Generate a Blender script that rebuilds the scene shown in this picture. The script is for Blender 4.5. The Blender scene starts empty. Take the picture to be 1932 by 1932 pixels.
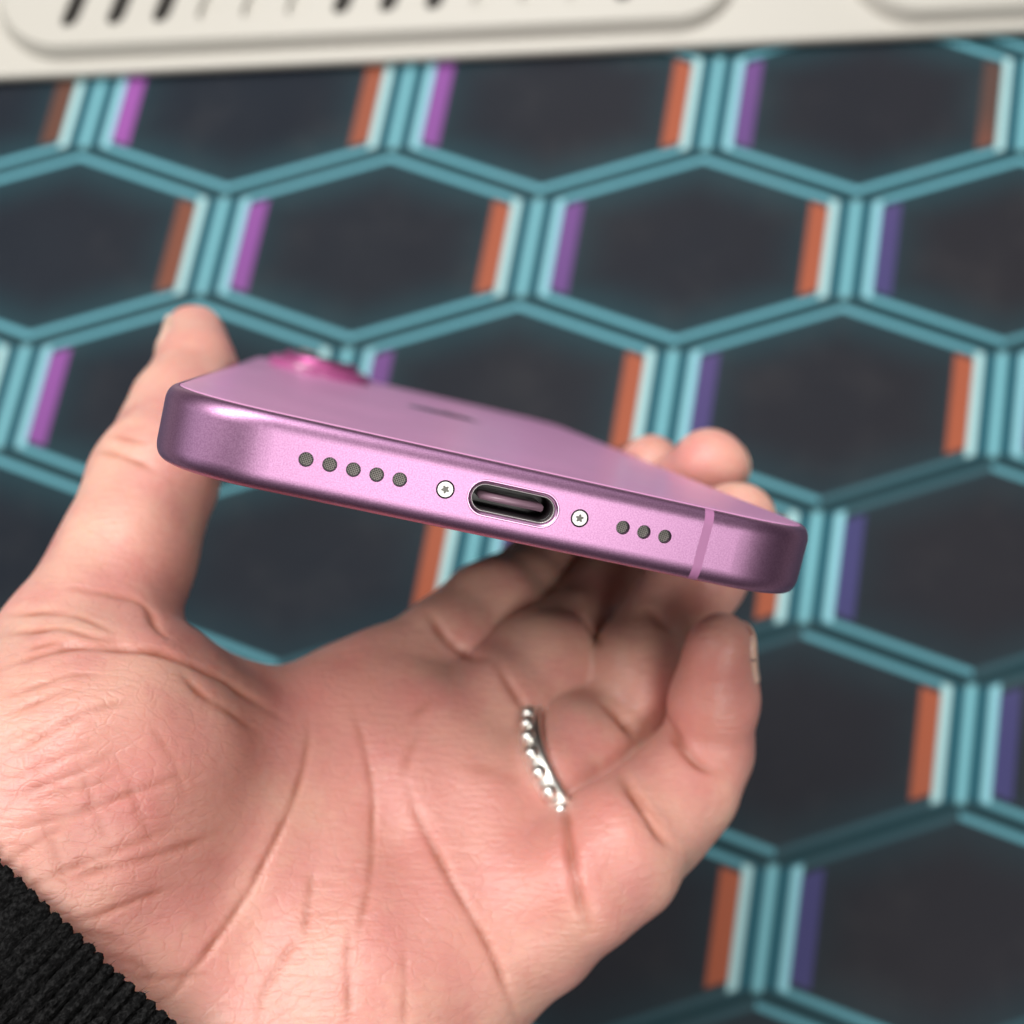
import bpy, bmesh, math, random
import numpy as np
from mathutils import Matrix, Vector
from mathutils.geometry import delaunay_2d_cdt

random.seed(7)
rng = np.random.default_rng(7)
scene = bpy.context.scene
col = scene.collection

# ------------------------------------------------------------------ camera
# Camera frame used for surveying: x right, y down, z away, millimetres.
FPX = 3150.0 / 3024.0 * 1932.0
CPX = 966.0
PITCH = 105.0                               # hexagon pitch of the mat print, mm
RM = np.array([[0.9997979, -0.0130118, 0.0153257],
               [0.0096226, 0.979034, 0.2034695],
               [-0.0176518, -0.2032809, 0.9789613]])
TM = np.array([-1.353074, -1.336119, 3.472052]) * PITCH
DG = np.diag([1.0, -1.0, -1.0])

def to_world(p):
    """survey frame (mm) -> world (m); the mat is the plane z = 0"""
    p = np.asarray(p, float)
    return ((p - TM) @ RM @ DG) * 0.001

def uv(u, v, z):
    return np.array([(u - CPX) / FPX * z, (v - CPX) / FPX * z, z])

def on_height(u, v, h):
    """world point (m) where the sight line meets the level h mm above the mat"""
    d = np.array([(u - CPX) / FPX, (v - CPX) / FPX, 1.0])
    n = RM[:, 2]
    k = (n @ TM - h) / (n @ d)
    return to_world(d * k)

cam_data = bpy.data.cameras.new("Camera")
cam = bpy.data.objects.new("Camera", cam_data)
col.objects.link(cam)
M = np.eye(4)
M[:3, :3] = DG @ RM.T @ DG
M[:3, 3] = to_world([0, 0, 0])
cam.matrix_world = Matrix(M.tolist())
cam_data.sensor_width = 36.0
cam_data.lens = 36.0 * 3150.0 / 3024.0
cam_data.clip_start = 0.005
cam_data.clip_end = 20.0
cam_data.dof.use_dof = True
cam_data.dof.focus_distance = 0.106
cam_data.dof.aperture_fstop = 18.0
scene.camera = cam

# ------------------------------------------------------------------ light
world = bpy.data.worlds.new("World")
scene.world = world
world.use_nodes = True
bg = world.node_tree.nodes["Background"]
bg.inputs[0].default_value = (0.93, 0.97, 1.0, 1)
bg.inputs[1].default_value = 0.03

def area(name, loc, target, size, size_y, power, color):
    l = bpy.data.lights.new(name, 'AREA')
    l.shape = 'RECTANGLE'
    l.size, l.size_y, l.energy, l.color = size, size_y, power, color
    o = bpy.data.objects.new(name, l)
    o.location = loc
    o.rotation_euler = (Vector(target) - Vector(loc)).to_track_quat('-Z', 'Y').to_euler()
    col.objects.link(o)
    return o

area("ceiling_panel", (-0.30, 0.46, 1.70), (0, 0, 0.2), 1.7, 0.5, 36, (1.0, 0.97, 0.94))
area("ceiling_panel_front", (0.66, -0.98, 1.75), (0, 0, 0.2), 1.0, 0.6, 13, (1.0, 0.97, 0.93))
area("far_fill", (0.45, 1.35, 1.35), (0, 0, 0.2), 1.2, 0.7, 5, (0.98, 0.98, 1.0))  # added fill lamp, no real window; brightens back glass and fingertips
area("window_side", (-1.4, -0.2, 0.95), (0, 0, 0.2), 1.2, 0.9, 3.0, (0.98, 0.98, 1.0))

vs = scene.view_settings
vs.view_transform = 'Standard'
vs.look = 'None'
vs.exposure = 0.12
vs.gamma = 1.0
vs.use_curve_mapping = False
scene.render.engine = 'CYCLES'
scene.cycles.use_denoising = True
scene.cycles.max_bounces = 8

# ------------------------------------------------------------------ helpers
def tag(o, label=None, category=None, group=None, kind=None):
    for k, v in (("label", label), ("category", category), ("group", group), ("kind", kind)):
        if v:
            o[k] = v
    return o

def new_obj(name, mesh, mat=None, parent=None, smooth=True):
    o = bpy.data.objects.new(name, mesh)
    col.objects.link(o)
    if mat:
        mesh.materials.append(mat)
    if smooth and len(mesh.polygons):
        mesh.polygons.foreach_set("use_smooth", np.ones(len(mesh.polygons), dtype=bool))
    if parent:
        o.parent = parent
    return o

def pydata(name, verts, faces, mat=None, parent=None, smooth=True, recalc=True):
    me = bpy.data.meshes.new(name)
    me.from_pydata([tuple(map(float, v)) for v in verts], [], [tuple(map(int, f)) for f in faces])
    if recalc:
        bm = bmesh.new(); bm.from_mesh(me)
        bmesh.ops.recalc_face_normals(bm, faces=bm.faces)
        bm.to_mesh(me); bm.free()
    me.update()
    return new_obj(name, me, mat, parent, smooth)

class Nodes:
    """tiny wrapper to write node math as expressions"""
    def __init__(self, name):
        self.mat = bpy.data.materials.new(name)
        self.mat.use_nodes = True
        self.t = self.mat.node_tree
        self.bsdf = self.t.nodes["Principled BSDF"]
    def n(self, kind, **kw):
        nd = self.t.nodes.new(kind)
        for k, v in kw.items():
            setattr(nd, k, v)
        return nd
    def link(self, a, b):
        self.t.links.new(a, b)
    def put(self, sock, v):
        if isinstance(v, (int, float)):
            sock.default_value = v
        elif isinstance(v, (tuple, list)):
            sock.default_value = tuple(v) + ((1,) if len(v) == 3 and sock.type == 'RGBA' else ())
        else:
            self.link(v, sock)
    def m(self, op, a, b=0.0, c=0.0, clamp=False):
        nd = self.n('ShaderNodeMath', operation=op, use_clamp=clamp)
        for s, v in zip(nd.inputs, (a, b, c)):
            self.put(s, v)
        return nd.outputs[0]
    def step(self, x, lo, hi):
        nd = self.n('ShaderNodeMapRange', interpolation_type='SMOOTHSTEP')
        self.put(nd.inputs[0], x); self.put(nd.inputs[1], lo); self.put(nd.inputs[2], hi)
        return nd.outputs[0]
    def line(self, x, centre, half, soft):
        return self.m('SUBTRACT', 1.0, self.step(self.m('ABSOLUTE', self.m('SUBTRACT', x, centre)), half - soft, half + soft))
    def mix(self, f, a, b):
        nd = self.n('ShaderNodeMix', data_type='RGBA')
        self.put(nd.inputs[0], f); self.put(nd.inputs[6], a); self.put(nd.inputs[7], b)
        return nd.outputs[2]
    def noise(self, vec, scale, detail=3.0, rough=0.5):
        nd = self.n('ShaderNodeTexNoise')
        if vec is not None:
            self.link(vec, nd.inputs['Vector'])
        nd.inputs['Scale'].default_value = scale
        nd.inputs['Detail'].default_value = detail
        nd.inputs['Roughness'].default_value = rough
        return nd.outputs['Fac']
    def bump(self, h, strength, dist, normal=None):
        nd = self.n('ShaderNodeBump')
        nd.inputs['Strength'].default_value = strength
        nd.inputs['Distance'].default_value = dist
        self.link(h, nd.inputs['Height'])
        if normal is not None:
            self.link(normal, nd.inputs['Normal'])
        return nd.outputs['Normal']
    def obj(self):
        return self.n('ShaderNodeTexCoord').outputs['Object']
    def set(self, **kw):
        for k, v in kw.items():
            self.put(self.bsdf.inputs[k.replace('_', ' ')], v)
        return self

def simple(name, color, rough=0.5, metal=0.0, **kw):
    N = Nodes(name)
    N.set(Base_Color=color, Roughness=rough, Metallic=metal, **kw)
    return N.mat

# ------------------------------------------------------------------ materials
def mat_print():
    N = Nodes("desk_mat_print")
    sep = N.n('ShaderNodeSeparateXYZ')
    N.link(N.obj(), sep.inputs[0])
    X = N.m('MULTIPLY', sep.outputs[0], 1000.0 / PITCH)
    Y = N.m('MULTIPLY', sep.outputs[1], -1000.0 / PITCH)          # print runs towards the viewer
    row = N.m('DIVIDE', Y, 0.501818)
    qx = N.m('ADD', X, N.m('MULTIPLY', row, 0.083868))
    qy = N.m('MULTIPLY', row, 0.8660254)
    def fold(ox, oy):
        ax = N.m('SUBTRACT', N.m('FLOORED_MODULO', N.m('ADD', qx, 0.5 - ox), 1.0), 0.5)
        ay = N.m('SUBTRACT', N.m('FLOORED_MODULO', N.m('ADD', qy, 0.8660254 - oy), 1.7320508), 0.8660254)
        d = N.m('ADD', N.m('MULTIPLY', ax, ax), N.m('MULTIPLY', ay, ay))
        return ax, ay, d
    ax, ay, da = fold(0.5, 0.0)
    bx, by, db = fold(0.0, 0.8660254)
    first = N.m('LESS_THAN', da, db)
    def pick(a, b):
        return N.m('ADD', b, N.m('MULTIPLY', first, N.m('SUBTRACT', a, b)))
    gx, gy = pick(ax, bx), pick(ay, by)
    agx, agy = N.m('ABSOLUTE', gx), N.m('ABSOLUTE', gy)
    dv = N.m('SUBTRACT', 0.5, agx)
    ds = N.m('SUBTRACT', 0.5, N.m('ADD', N.m('MULTIPLY', agx, 0.5), N.m('MULTIPLY', agy, 0.8660254)))
    dmin = N.m('MINIMUM', dv, ds)
    inbar = N.m('MULTIPLY', N.step(ds, 0.020, 0.04), N.m('SUBTRACT', 1.0, N.step(dv, 0.078, 0.086)))
    # dark cell with a teal glow toward the outline
    big = N.noise(N.obj(), 9.0, 2.0)
    glow = N.m('POWER', N.m('SUBTRACT', 1.0, N.step(dmin, 0.0, 0.34)), 1.6)
    cell = N.mix(N.m('ADD', N.m('MULTIPLY', N.step(qx, -0.5, 3.4), 0.75), N.m('MULTIPLY', N.m('SUBTRACT', big, 0.5), 0.9), clamp=True), (0.007, 0.012, 0.021), (0.022, 0.021, 0.026))  # cell tone; the greyer right also has lamp sheen put into the colour
    fade = N.step(N.m('ADD', N.m('MULTIPLY', qx, 0.5), qy), 2.0, 3.9)     # the print's own fade to one corner
    rising = N.m('GREATER_THAN', N.m('MULTIPLY', gx, gy), 0.0)
    fade_r = N.m('MULTIPLY', fade, N.m('ADD', 0.25, N.m('MULTIPLY', rising, 0.62)))
    keep = N.m('SUBTRACT', 1.0, fade_r)
    c = N.mix(N.m('MULTIPLY', N.m('MULTIPLY', glow, 0.6), N.m('SUBTRACT', 1.0, N.m('MULTIPLY', fade, 0.55))), cell, (0.016, 0.072, 0.090))
    # sloping edges: two lines with a dark channel between
    slant = N.m('SUBTRACT', 1.0, N.step(ds, 0.05, 0.058))
    c = N.mix(N.m('MULTIPLY', N.m('SUBTRACT', 1.0, N.step(ds, 0.016, 0.030)), 0.85), c, (0.011, 0.048, 0.060))
    sl = N.m('MULTIPLY', N.line(ds, 0.046, 0.0150, 0.006), N.step(dv, 0.045, 0.06))
    c = N.mix(N.m('MULTIPLY', sl, keep), c, (0.130, 0.390, 0.465))
    # upright edges: teal bar, three light lines, orange and violet strips
    c = N.mix(inbar, c, (0.020, 0.105, 0.140))
    ends = N.step(ds, 0.03, 0.05)
    tone = N.step(gx, -0.02, 0.02)
    li = N.m('MULTIPLY', N.line(dv, 0.069, 0.0135, 0.005), ends)
    c = N.mix(li, c, N.mix(tone, (0.28, 0.60, 0.68), (0.42, 0.68, 0.70)))
    lc = N.m('MULTIPLY', N.m('SUBTRACT', 1.0, N.step(dv, 0.007, 0.018)), N.step(ds, -0.01, 0.02))
    c = N.mix(N.m('MULTIPLY', lc, 0.9), c, (0.23, 0.56, 0.63))
    st = N.m('MULTIPLY', N.line(dv, 0.113, 0.030, 0.005), N.step(ds, 0.080, 0.092))
    across = N.step(N.m('ADD', qx, N.m('MULTIPLY', qy, 0.45)), 0.0, 3.5)
    orange = N.mix(N.step(qx, -0.3, 1.5), (0.12, 0.052, 0.035), (0.38, 0.100, 0.050))
    orange = N.mix(N.step(N.m('SUBTRACT', qx, N.m('MULTIPLY', qy, 0.9)), 2.2, 2.9), orange, (0.10, 0.055, 0.045))
    violet = N.mix(across, (0.31, 0.085, 0.36), (0.058, 0.055, 0.165))
    c = N.mix(N.m('MULTIPLY', st, 0.95), c, N.mix(tone, violet, orange))
    weave = N.noise(N.obj(), 2600.0, 2.0)
    haze = N.m('MULTIPLY', N.step(N.noise(N.obj(), 38.0, 5.0, 0.62), 0.48, 0.75), 0.05)
    c = N.mix(haze, c, (0.16, 0.15, 0.145))
    N.set(Base_Color=c, Roughness=N.m('ADD', 0.50, N.m('MULTIPLY', N.noise(N.obj(), 22.0, 4.0), 0.2)), Normal=N.bump(weave, 0.25, 0.0004))
    N.bsdf.inputs['Specular IOR Level'].default_value = 0.15
    return N.mat

def metal_pink():
    N = Nodes("anodised_pink_aluminium")
    o = N.obj()
    g = N.noise(o, 6500.0, 2.0, 0.6)
    g2 = N.noise(o, 2300.0, 3.0, 0.6)
    c = N.mix(N.step(g, 0.3, 0.7), (0.40, 0.200, 0.355), (0.51, 0.280, 0.46))
    N.set(Base_Color=c, Metallic=1.0, Roughness=N.m('ADD', 0.38, N.m('MULTIPLY', g2, 0.06)),
          Normal=N.bump(g, 0.30, 0.00003))
    return N.mat

def skin_mat():
    N = Nodes("skin")
    o = N.obj()
    red = N.n('ShaderNodeAttribute', attribute_name="red").outputs['Fac']
    crease = N.n('ShaderNodeAttribute', attribute_name="crease").outputs['Fac']
    mott = N.noise(o, 95.0, 4.0, 0.55)
    mott2 = N.noise(o, 380.0, 3.0, 0.5)
    c = N.mix(N.step(mott, 0.32, 0.68), (0.77, 0.455, 0.355), (0.70, 0.330, 0.285))
    c = N.mix(N.m('MULTIPLY', N.step(mott2, 0.45, 0.75), 0.45), c, (0.78, 0.50, 0.38))
    c = N.mix(N.m('MULTIPLY', N.step(N.noise(o, 170.0, 5.0, 0.6), 0.47, 0.70), 0.45), c, (0.66, 0.27, 0.235))
    c = N.mix(N.m('MULTIPLY', red, 0.60), c, (0.62, 0.215, 0.195))
    c = N.mix(N.m('MULTIPLY', crease, 0.9), c, (0.42, 0.125, 0.070))
    # fine furrows of the palm skin: two crossing families and pores
    mp = N.n('ShaderNodeMapping')
    mp.inputs['Rotation'].default_value = (0.2, 0.1, 0.5)
    mp.inputs['Scale'].default_value = (350, 1700, 900)
    N.link(o, mp.inputs[0])
    f1 = N.noise(mp.outputs[0], 1.0, 3.0, 0.6)
    mp2 = N.n('ShaderNodeMapping')
    mp2.inputs['Rotation'].default_value = (-0.1, 0.2, -0.9)
    mp2.inputs['Scale'].default_value = (260, 1500, 800)
    N.link(o, mp2.inputs[0])
    f2 = N.noise(mp2.outputs[0], 1.0, 2.0, 0.6)
    vor = N.n('ShaderNodeTexVoronoi', feature='DISTANCE_TO_EDGE')
    vor.inputs['Scale'].default_value = 950.0
    N.link(o, vor.inputs['Vector'])
    cells = N.step(vor.outputs['Distance'], 0.0, 0.16)
    mp3 = N.n('ShaderNodeMapping')
    mp3.inputs['Rotation'].default_value = (0.0, 0.0, 0.35)
    mp3.inputs['Scale'].default_value = (300, 620, 420)
    N.link(o, mp3.inputs[0])
    wob = N.n('ShaderNodeVectorMath', operation='ADD')
    nz = N.n('ShaderNodeTexNoise'); nz.inputs['Scale'].default_value = 300.0; N.link(o, nz.inputs['Vector'])
    N.link(mp3.outputs[0], wob.inputs[0]); N.link(nz.outputs['Color'], wob.inputs[1])
    v2 = N.n('ShaderNodeTexVoronoi', feature='DISTANCE_TO_EDGE')
    v2.inputs['Scale'].default_value = 1.0
    N.link(wob.outputs[0], v2.inputs['Vector'])
    plates = N.step(v2.outputs['Distance'], 0.0, 0.09)
    c = N.mix(N.m('MULTIPLY', N.m('SUBTRACT', 1.0, plates), 0.12), c, (0.56, 0.23, 0.17))
    h = N.m('ADD', N.m('MULTIPLY', N.m('ADD', f1, f2), 0.7), N.m('ADD', N.m('MULTIPLY', cells, 0.10), N.m('MULTIPLY', plates, 0.19)))
    N.set(Base_Color=c, Roughness=0.40, Normal=N.bump(h, 0.42, 0.00032),
          Subsurface_Weight=0.55, Subsurface_Radius=(1.0, 0.36, 0.20), Subsurface_Scale=0.0028)
    N.bsdf.inputs['Specular IOR Level'].default_value = 0.52
    return N.mat

def knit_mat():
    N = Nodes("black_knit")
    o = N.obj()
    f = N.noise(o, 2200.0, 4.0, 0.65)
    c = N.mix(N.step(f, 0.4, 0.75), (0.005, 0.005, 0.0053), (0.030, 0.030, 0.0305))
    N.set(Base_Color=c, Roughness=0.95, Normal=N.bump(f, 0.9, 0.0006))
    N.bsdf.inputs['Specular IOR Level'].default_value = 0.1
    return N.mat

def glass_pink():
    N = Nodes("frosted_pink_glass")
    n = N.noise(N.obj(), 30.0, 2.0)
    sm = N.step(N.noise(N.obj(), 75.0, 5.0, 0.6), 0.42, 0.66)
    N.set(Base_Color=N.mix(n, (0.75, 0.325, 0.615), (0.78, 0.35, 0.64)), Roughness=N.m('ADD', 0.31, N.m('MULTIPLY', sm, 0.04)),
          Coat_Weight=0.25, Coat_Roughness=0.22)
    return N.mat

def mesh_grille():
    N = Nodes("woven_steel_mesh")
    mp = N.n('ShaderNodeMapping')
    mp.inputs['Rotation'].default_value = (0, 0.55, 0)
    N.link(N.obj(), mp.inputs[0])
    sep = N.n('ShaderNodeSeparateXYZ'); N.link(mp.outputs[0], sep.inputs[0])
    k = 2 * math.pi / 0.00019
    a = N.m('SINE', N.m('MULTIPLY', sep.outputs[0], k))
    b = N.m('SINE', N.m('MULTIPLY', sep.outputs[2], k))
    w = N.step(N.m('MAXIMUM', a, b), 0.35, 0.8)
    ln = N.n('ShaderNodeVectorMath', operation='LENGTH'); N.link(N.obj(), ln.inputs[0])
    rim_shade = N.step(ln.outputs['Value'], 0.00056, 0.00060)  # black ring at the mesh edge: shade of the hole wall put into colour
    N.set(Base_Color=N.mix(rim_shade, N.mix(w, (0.005, 0.004, 0.004), (0.16, 0.15, 0.135)), (0.008, 0.007, 0.008)),
          Roughness=0.4, Metallic=N.m('MULTIPLY', N.m('SUBTRACT', 1.0, rim_shade), 0.6))
    return N.mat

def plastic_white():
    N = Nodes("ivory_plastic")
    n = N.noise(N.obj(), 14.0, 3.0)
    N.set(Base_Color=N.mix(n, (0.52, 0.50, 0.445), (0.56, 0.54, 0.485)), Roughness=0.42)
    return N.mat

M_PRINT, M_METAL, M_SKIN, M_KNIT = mat_print(), metal_pink(), skin_mat(), knit_mat()
M_GLASS, M_GRILLE, M_PLASTIC = glass_pink(), mesh_grille(), plastic_white()
M_RUBBER = simple("black_rubber", (0.012, 0.012, 0.013), 0.8)
M_BAND = simple("pink_antenna_polymer", (0.41, 0.165, 0.335), 0.5)
M_LIP = simple("polished_pink_chamfer", (0.70, 0.40, 0.62), 0.30, 1.0)
M_STEEL = simple("bright_steel", (0.47, 0.47, 0.455), 0.38, 1.0)
M_RECESS = simple("screw_recess_steel", (0.10, 0.098, 0.09), 0.4, 1.0)  # same steel as the screw head, recess shade put into its colour
M_DARK = simple("black_port_plastic", (0.006, 0.005, 0.006), 0.30)
M_TONGUE = simple("glossy_tongue", (0.30, 0.18, 0.24), 0.30)
M_SCREEN = simple("black_screen_glass", (0.008, 0.008, 0.010), 0.08)
M_BUMP = simple("magenta_glass", (0.40, 0.09, 0.25), 0.30, 0.0, Coat_Weight=0.3)
M_RING = simple("magenta_lens_ring", (0.50, 0.10, 0.30), 0.40, 0.7)
M_LENS = simple("lens_glass", (0.010, 0.008, 0.014), 0.05)
M_LOGO = simple("mirror_pink_inlay", (0.42, 0.17, 0.34), 0.16, 0.9)
M_SILVER = simple("silver", (0.93, 0.915, 0.86), 0.36, 1.0)
M_NAIL = simple("fingernail", (0.74, 0.48, 0.38), 0.28, 0.0, Subsurface_Weight=0.3, Subsurface_Scale=0.001)
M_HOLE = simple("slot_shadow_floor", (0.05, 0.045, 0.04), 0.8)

# ------------------------------------------------------------------ desk mat
def build_mat():
    w, d, t = 0.95, 0.55, 0.003
    bm = bmesh.new()
    bmesh.ops.create_cube(bm, size=1.0)
    bmesh.ops.scale(bm, vec=(w, d, t), verts=bm.verts)
    bmesh.ops.translate(bm, vec=(0.16, -0.16, -t / 2), verts=bm.verts)
    bmesh.ops.bevel(bm, geom=[e for e in bm.edges if abs(e.verts[0].co.z - e.verts[1].co.z) > 0.001], offset=0.02, segments=6, affect='EDGES')
    me = bpy.data.meshes.new("desk_mat"); bm.to_mesh(me); bm.free()
    o = new_obj("desk_mat", me, M_PRINT, smooth=False)
    tag(o, "dark desk mat printed with glowing teal hexagon outlines, orange and violet strips", "desk mat")
    desk = pydata("desk", [(-1, -0.9, -0.0075), (1.3, -0.9, -0.0075), (1.3, 0.6, -0.0075), (-1, 0.6, -0.0075),
                           (-1, -0.9, -0.0305), (1.3, -0.9, -0.0305), (1.3, 0.6, -0.0305), (-1, 0.6, -0.0305)],
                  [(0, 1, 2, 3), (4, 7, 6, 5), (0, 4, 5, 1), (1, 5, 6, 2), (2, 6, 7, 3), (3, 7, 4, 0)],
                  simple("desk_top", (0.35, 0.33, 0.30), 0.5), smooth=False)
    desk.location.z = 0.0045
    tag(desk, kind="structure")
build_mat()

# ------------------------------------------------------------------ white slotted tray
def loop_curve(cd, pts, z=0.0):
    sp = cd.splines.new('POLY')
    sp.points.add(len(pts) - 1)
    for p, q in zip(sp.points, pts):
        p.co = (q[0], q[1], z, 1)
    sp.use_cyclic_u = True

def rrect(x0, y0, x1, y1, r, n=10):
    out = []
    for cx, cy, a0 in ((x1 - r, y1 - r, 0), (x0 + r, y1 - r, 90), (x0 + r, y0 + r, 180), (x1 - r, y0 + r, 270)):
        for i in range(n + 1):
            a = math.radians(a0 + 90 * i / n)
            out.append((cx + r * math.cos(a), cy + r * math.sin(a)))
    return out

def slab(name, loops, z0, z1, bevel, mat, parent):
    cd = bpy.data.curves.new(name, 'CURVE')
    cd.dimensions = '2D'
    cd.fill_mode = 'BOTH'
    cd.extrude = max((z1 - z0) / 2 - bevel, 1e-5)
    cd.bevel_depth = bevel
    cd.bevel_resolution = 4
    cd.offset = -bevel
    for l in loops:
        loop_curve(cd, l)
    tmp = bpy.data.objects.new(name + "_tmp", cd)
    col.objects.link(tmp)
    dg = bpy.context.evaluated_depsgraph_get()
    me = bpy.data.meshes.new_from_object(tmp.evaluated_get(dg))
    bpy.data.objects.remove(tmp)
    me.transform(Matrix.Translation((0, 0, (z0 + z1) / 2)))
    me.materials.clear()
    o = new_obj(name, me, mat, parent, smooth=False)
    return o

def build_tray():
    h, up = 4.0, 4.5                             # rim height and how far the panels stand up from it, mm
    a = on_height(0, 158, h * 0.2); b = on_height(1932, 68, h * 0.2)
    ang = math.atan2(b[1] - a[1], b[0] - a[0])
    root = bpy.data.objects.new("slotted_tray", None); col.objects.link(root)
    root.location = (a[0], a[1], 0.0005); root.rotation_euler = (0, 0, ang)
    tag(root, "ivory plastic tray with a row of slanted slots behind the desk mat", "tray")
    inv = (Matrix.Translation(root.location) @ Matrix.Rotation(ang, 4, 'Z')).inverted()
    def L(u, v, hh):
        return inv @ Vector(on_height(u, v, hh))
    top, H, T = 0.115, h * 0.001, (h + up) * 0.001
    y0, yi = L(446, 103, h).y, L(446, 70, h + up).y
    sw = yi - y0
    x0, x1 = L(-4, 60, h).x, L(1405, 40, h).x
    X0, Y0 = L(1598, 20, h).x, L(1840, 44, h).y
    X1, R = X0 + 0.13, 0.024
    slab("rim", [rrect(-0.07, 0.0, 0.42, top + 0.03, 0.012)], 0.0, H, 0.0016, M_PLASTIC, root)
    us = [128, 214, 300, 384, 468, 552, 640, 728, 815, 905, 995, 1085, 1175]
    xs = [L(u, 31, h + up).x for u in us]
    sy, hw, sk = L(446, 36, h + up).y, 0.0029, 0.34
    slots = []
    for x in xs:
        pts = []
        for cy, a0 in ((sy + 0.045, 0), (sy + hw, 180)):
            for i in range(9):
                t = math.radians(a0 + 180 * i / 8)
                yy = cy + hw * math.sin(t)
                pts.append((x + hw * math.cos(t) + sk * (yy - sy), yy))
        slots.append(pts)
    for (ax0, ay0, ax1, hs) in ((x0, y0, x1, slots), (X0, Y0, X1, [])):
        vv, loops = [], []
        for f, z in ((0.0, H - 0.0004), (0.04, H + 0.0002), (0.35, H + 0.0016), (0.65, H + 0.0032), (0.86, T - 0.0004), (1.0, T - 0.00005)):
            g = sw * f
            vv += [(x, y, z) for x, y in rrect(ax0 + g, ay0 + g, ax1 - g, top - g, R - g)]
        n = len(vv) // 6
        ff = [(r * n + i, r * n + (i + 1) % n, (r + 1) * n + (i + 1) % n, (r + 1) * n + i) for r in range(5) for i in range(n)]
        pydata("panel_flank", vv, ff, M_PLASTIC, root)
        slab("raised_panel", [rrect(ax0 + sw - 0.0003, ay0 + sw - 0.0003, ax1 - sw + 0.0003, top - sw + 0.0003, R - sw)] + hs, T - 0.0016, T, 0.0003, M_PLASTIC, root)
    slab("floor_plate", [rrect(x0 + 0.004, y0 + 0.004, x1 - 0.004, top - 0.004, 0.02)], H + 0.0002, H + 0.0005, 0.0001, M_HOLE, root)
    for i in (3, 4, 5, 9, 10, 11):
        pts = rrect(xs[i] - 0.0036, sy - 0.001, xs[i] + 0.0036, sy + 0.050, 0.002, 4)
        pts = [(x + sk * (y - sy), y) for x, y in pts]
        slab("slot_backing", [pts], H + 0.0006, T - 0.0024, 0.0002, M_PLASTIC, root)
build_tray()

# ------------------------------------------------------------------ phone
PR = np.array([[0.958837, -0.165377, 0.230829], [0.204478, -0.161923, -0.965386], [0.197029, 0.972847, -0.121442]])
PT = np.array([0.1085, -0.6626, 106.1534])
HW, LEN, HT, CR = 35.8, 147.6, 3.9, 11.8

def corner_pts(inset, n=22):
    """outline of the phone seen on its back, inset by some mm, counter-clockwise from the bottom right"""
    out = []
    r = CR - inset
    cs = ((HW - CR, CR, -90), (HW - CR, LEN - CR, 0), (-HW + CR, LEN - CR, 90), (-HW + CR, CR, 180))
    for cx, cy, a0 in cs:
        for i in range(n + 1):
            a = math.radians(a0 + 90 * i / n)
            c, s = math.cos(a), math.sin(a)
            e = 2 / 2.25                       # slightly squarer than a circle
            out.append((cx + r * math.copysign(abs(c) ** e, c), cy + r * math.copysign(abs(s) ** e, s)))
    return out

ARC = []
def profile():
    r, ri = 1.70, 1.05
    p = [(ri + 0.10, 3.62), (ri, 3.80)]
    for i in range(1, 11):
        a = math.radians(90 * i / 10)
        p.append((ri * (1 - math.sin(a)), 2.10 + 1.70 * math.cos(a)))
    p.append((0.0, 2.06))
    q = [(a, -z) for a, z in reversed(p)]
    return p, q

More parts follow.
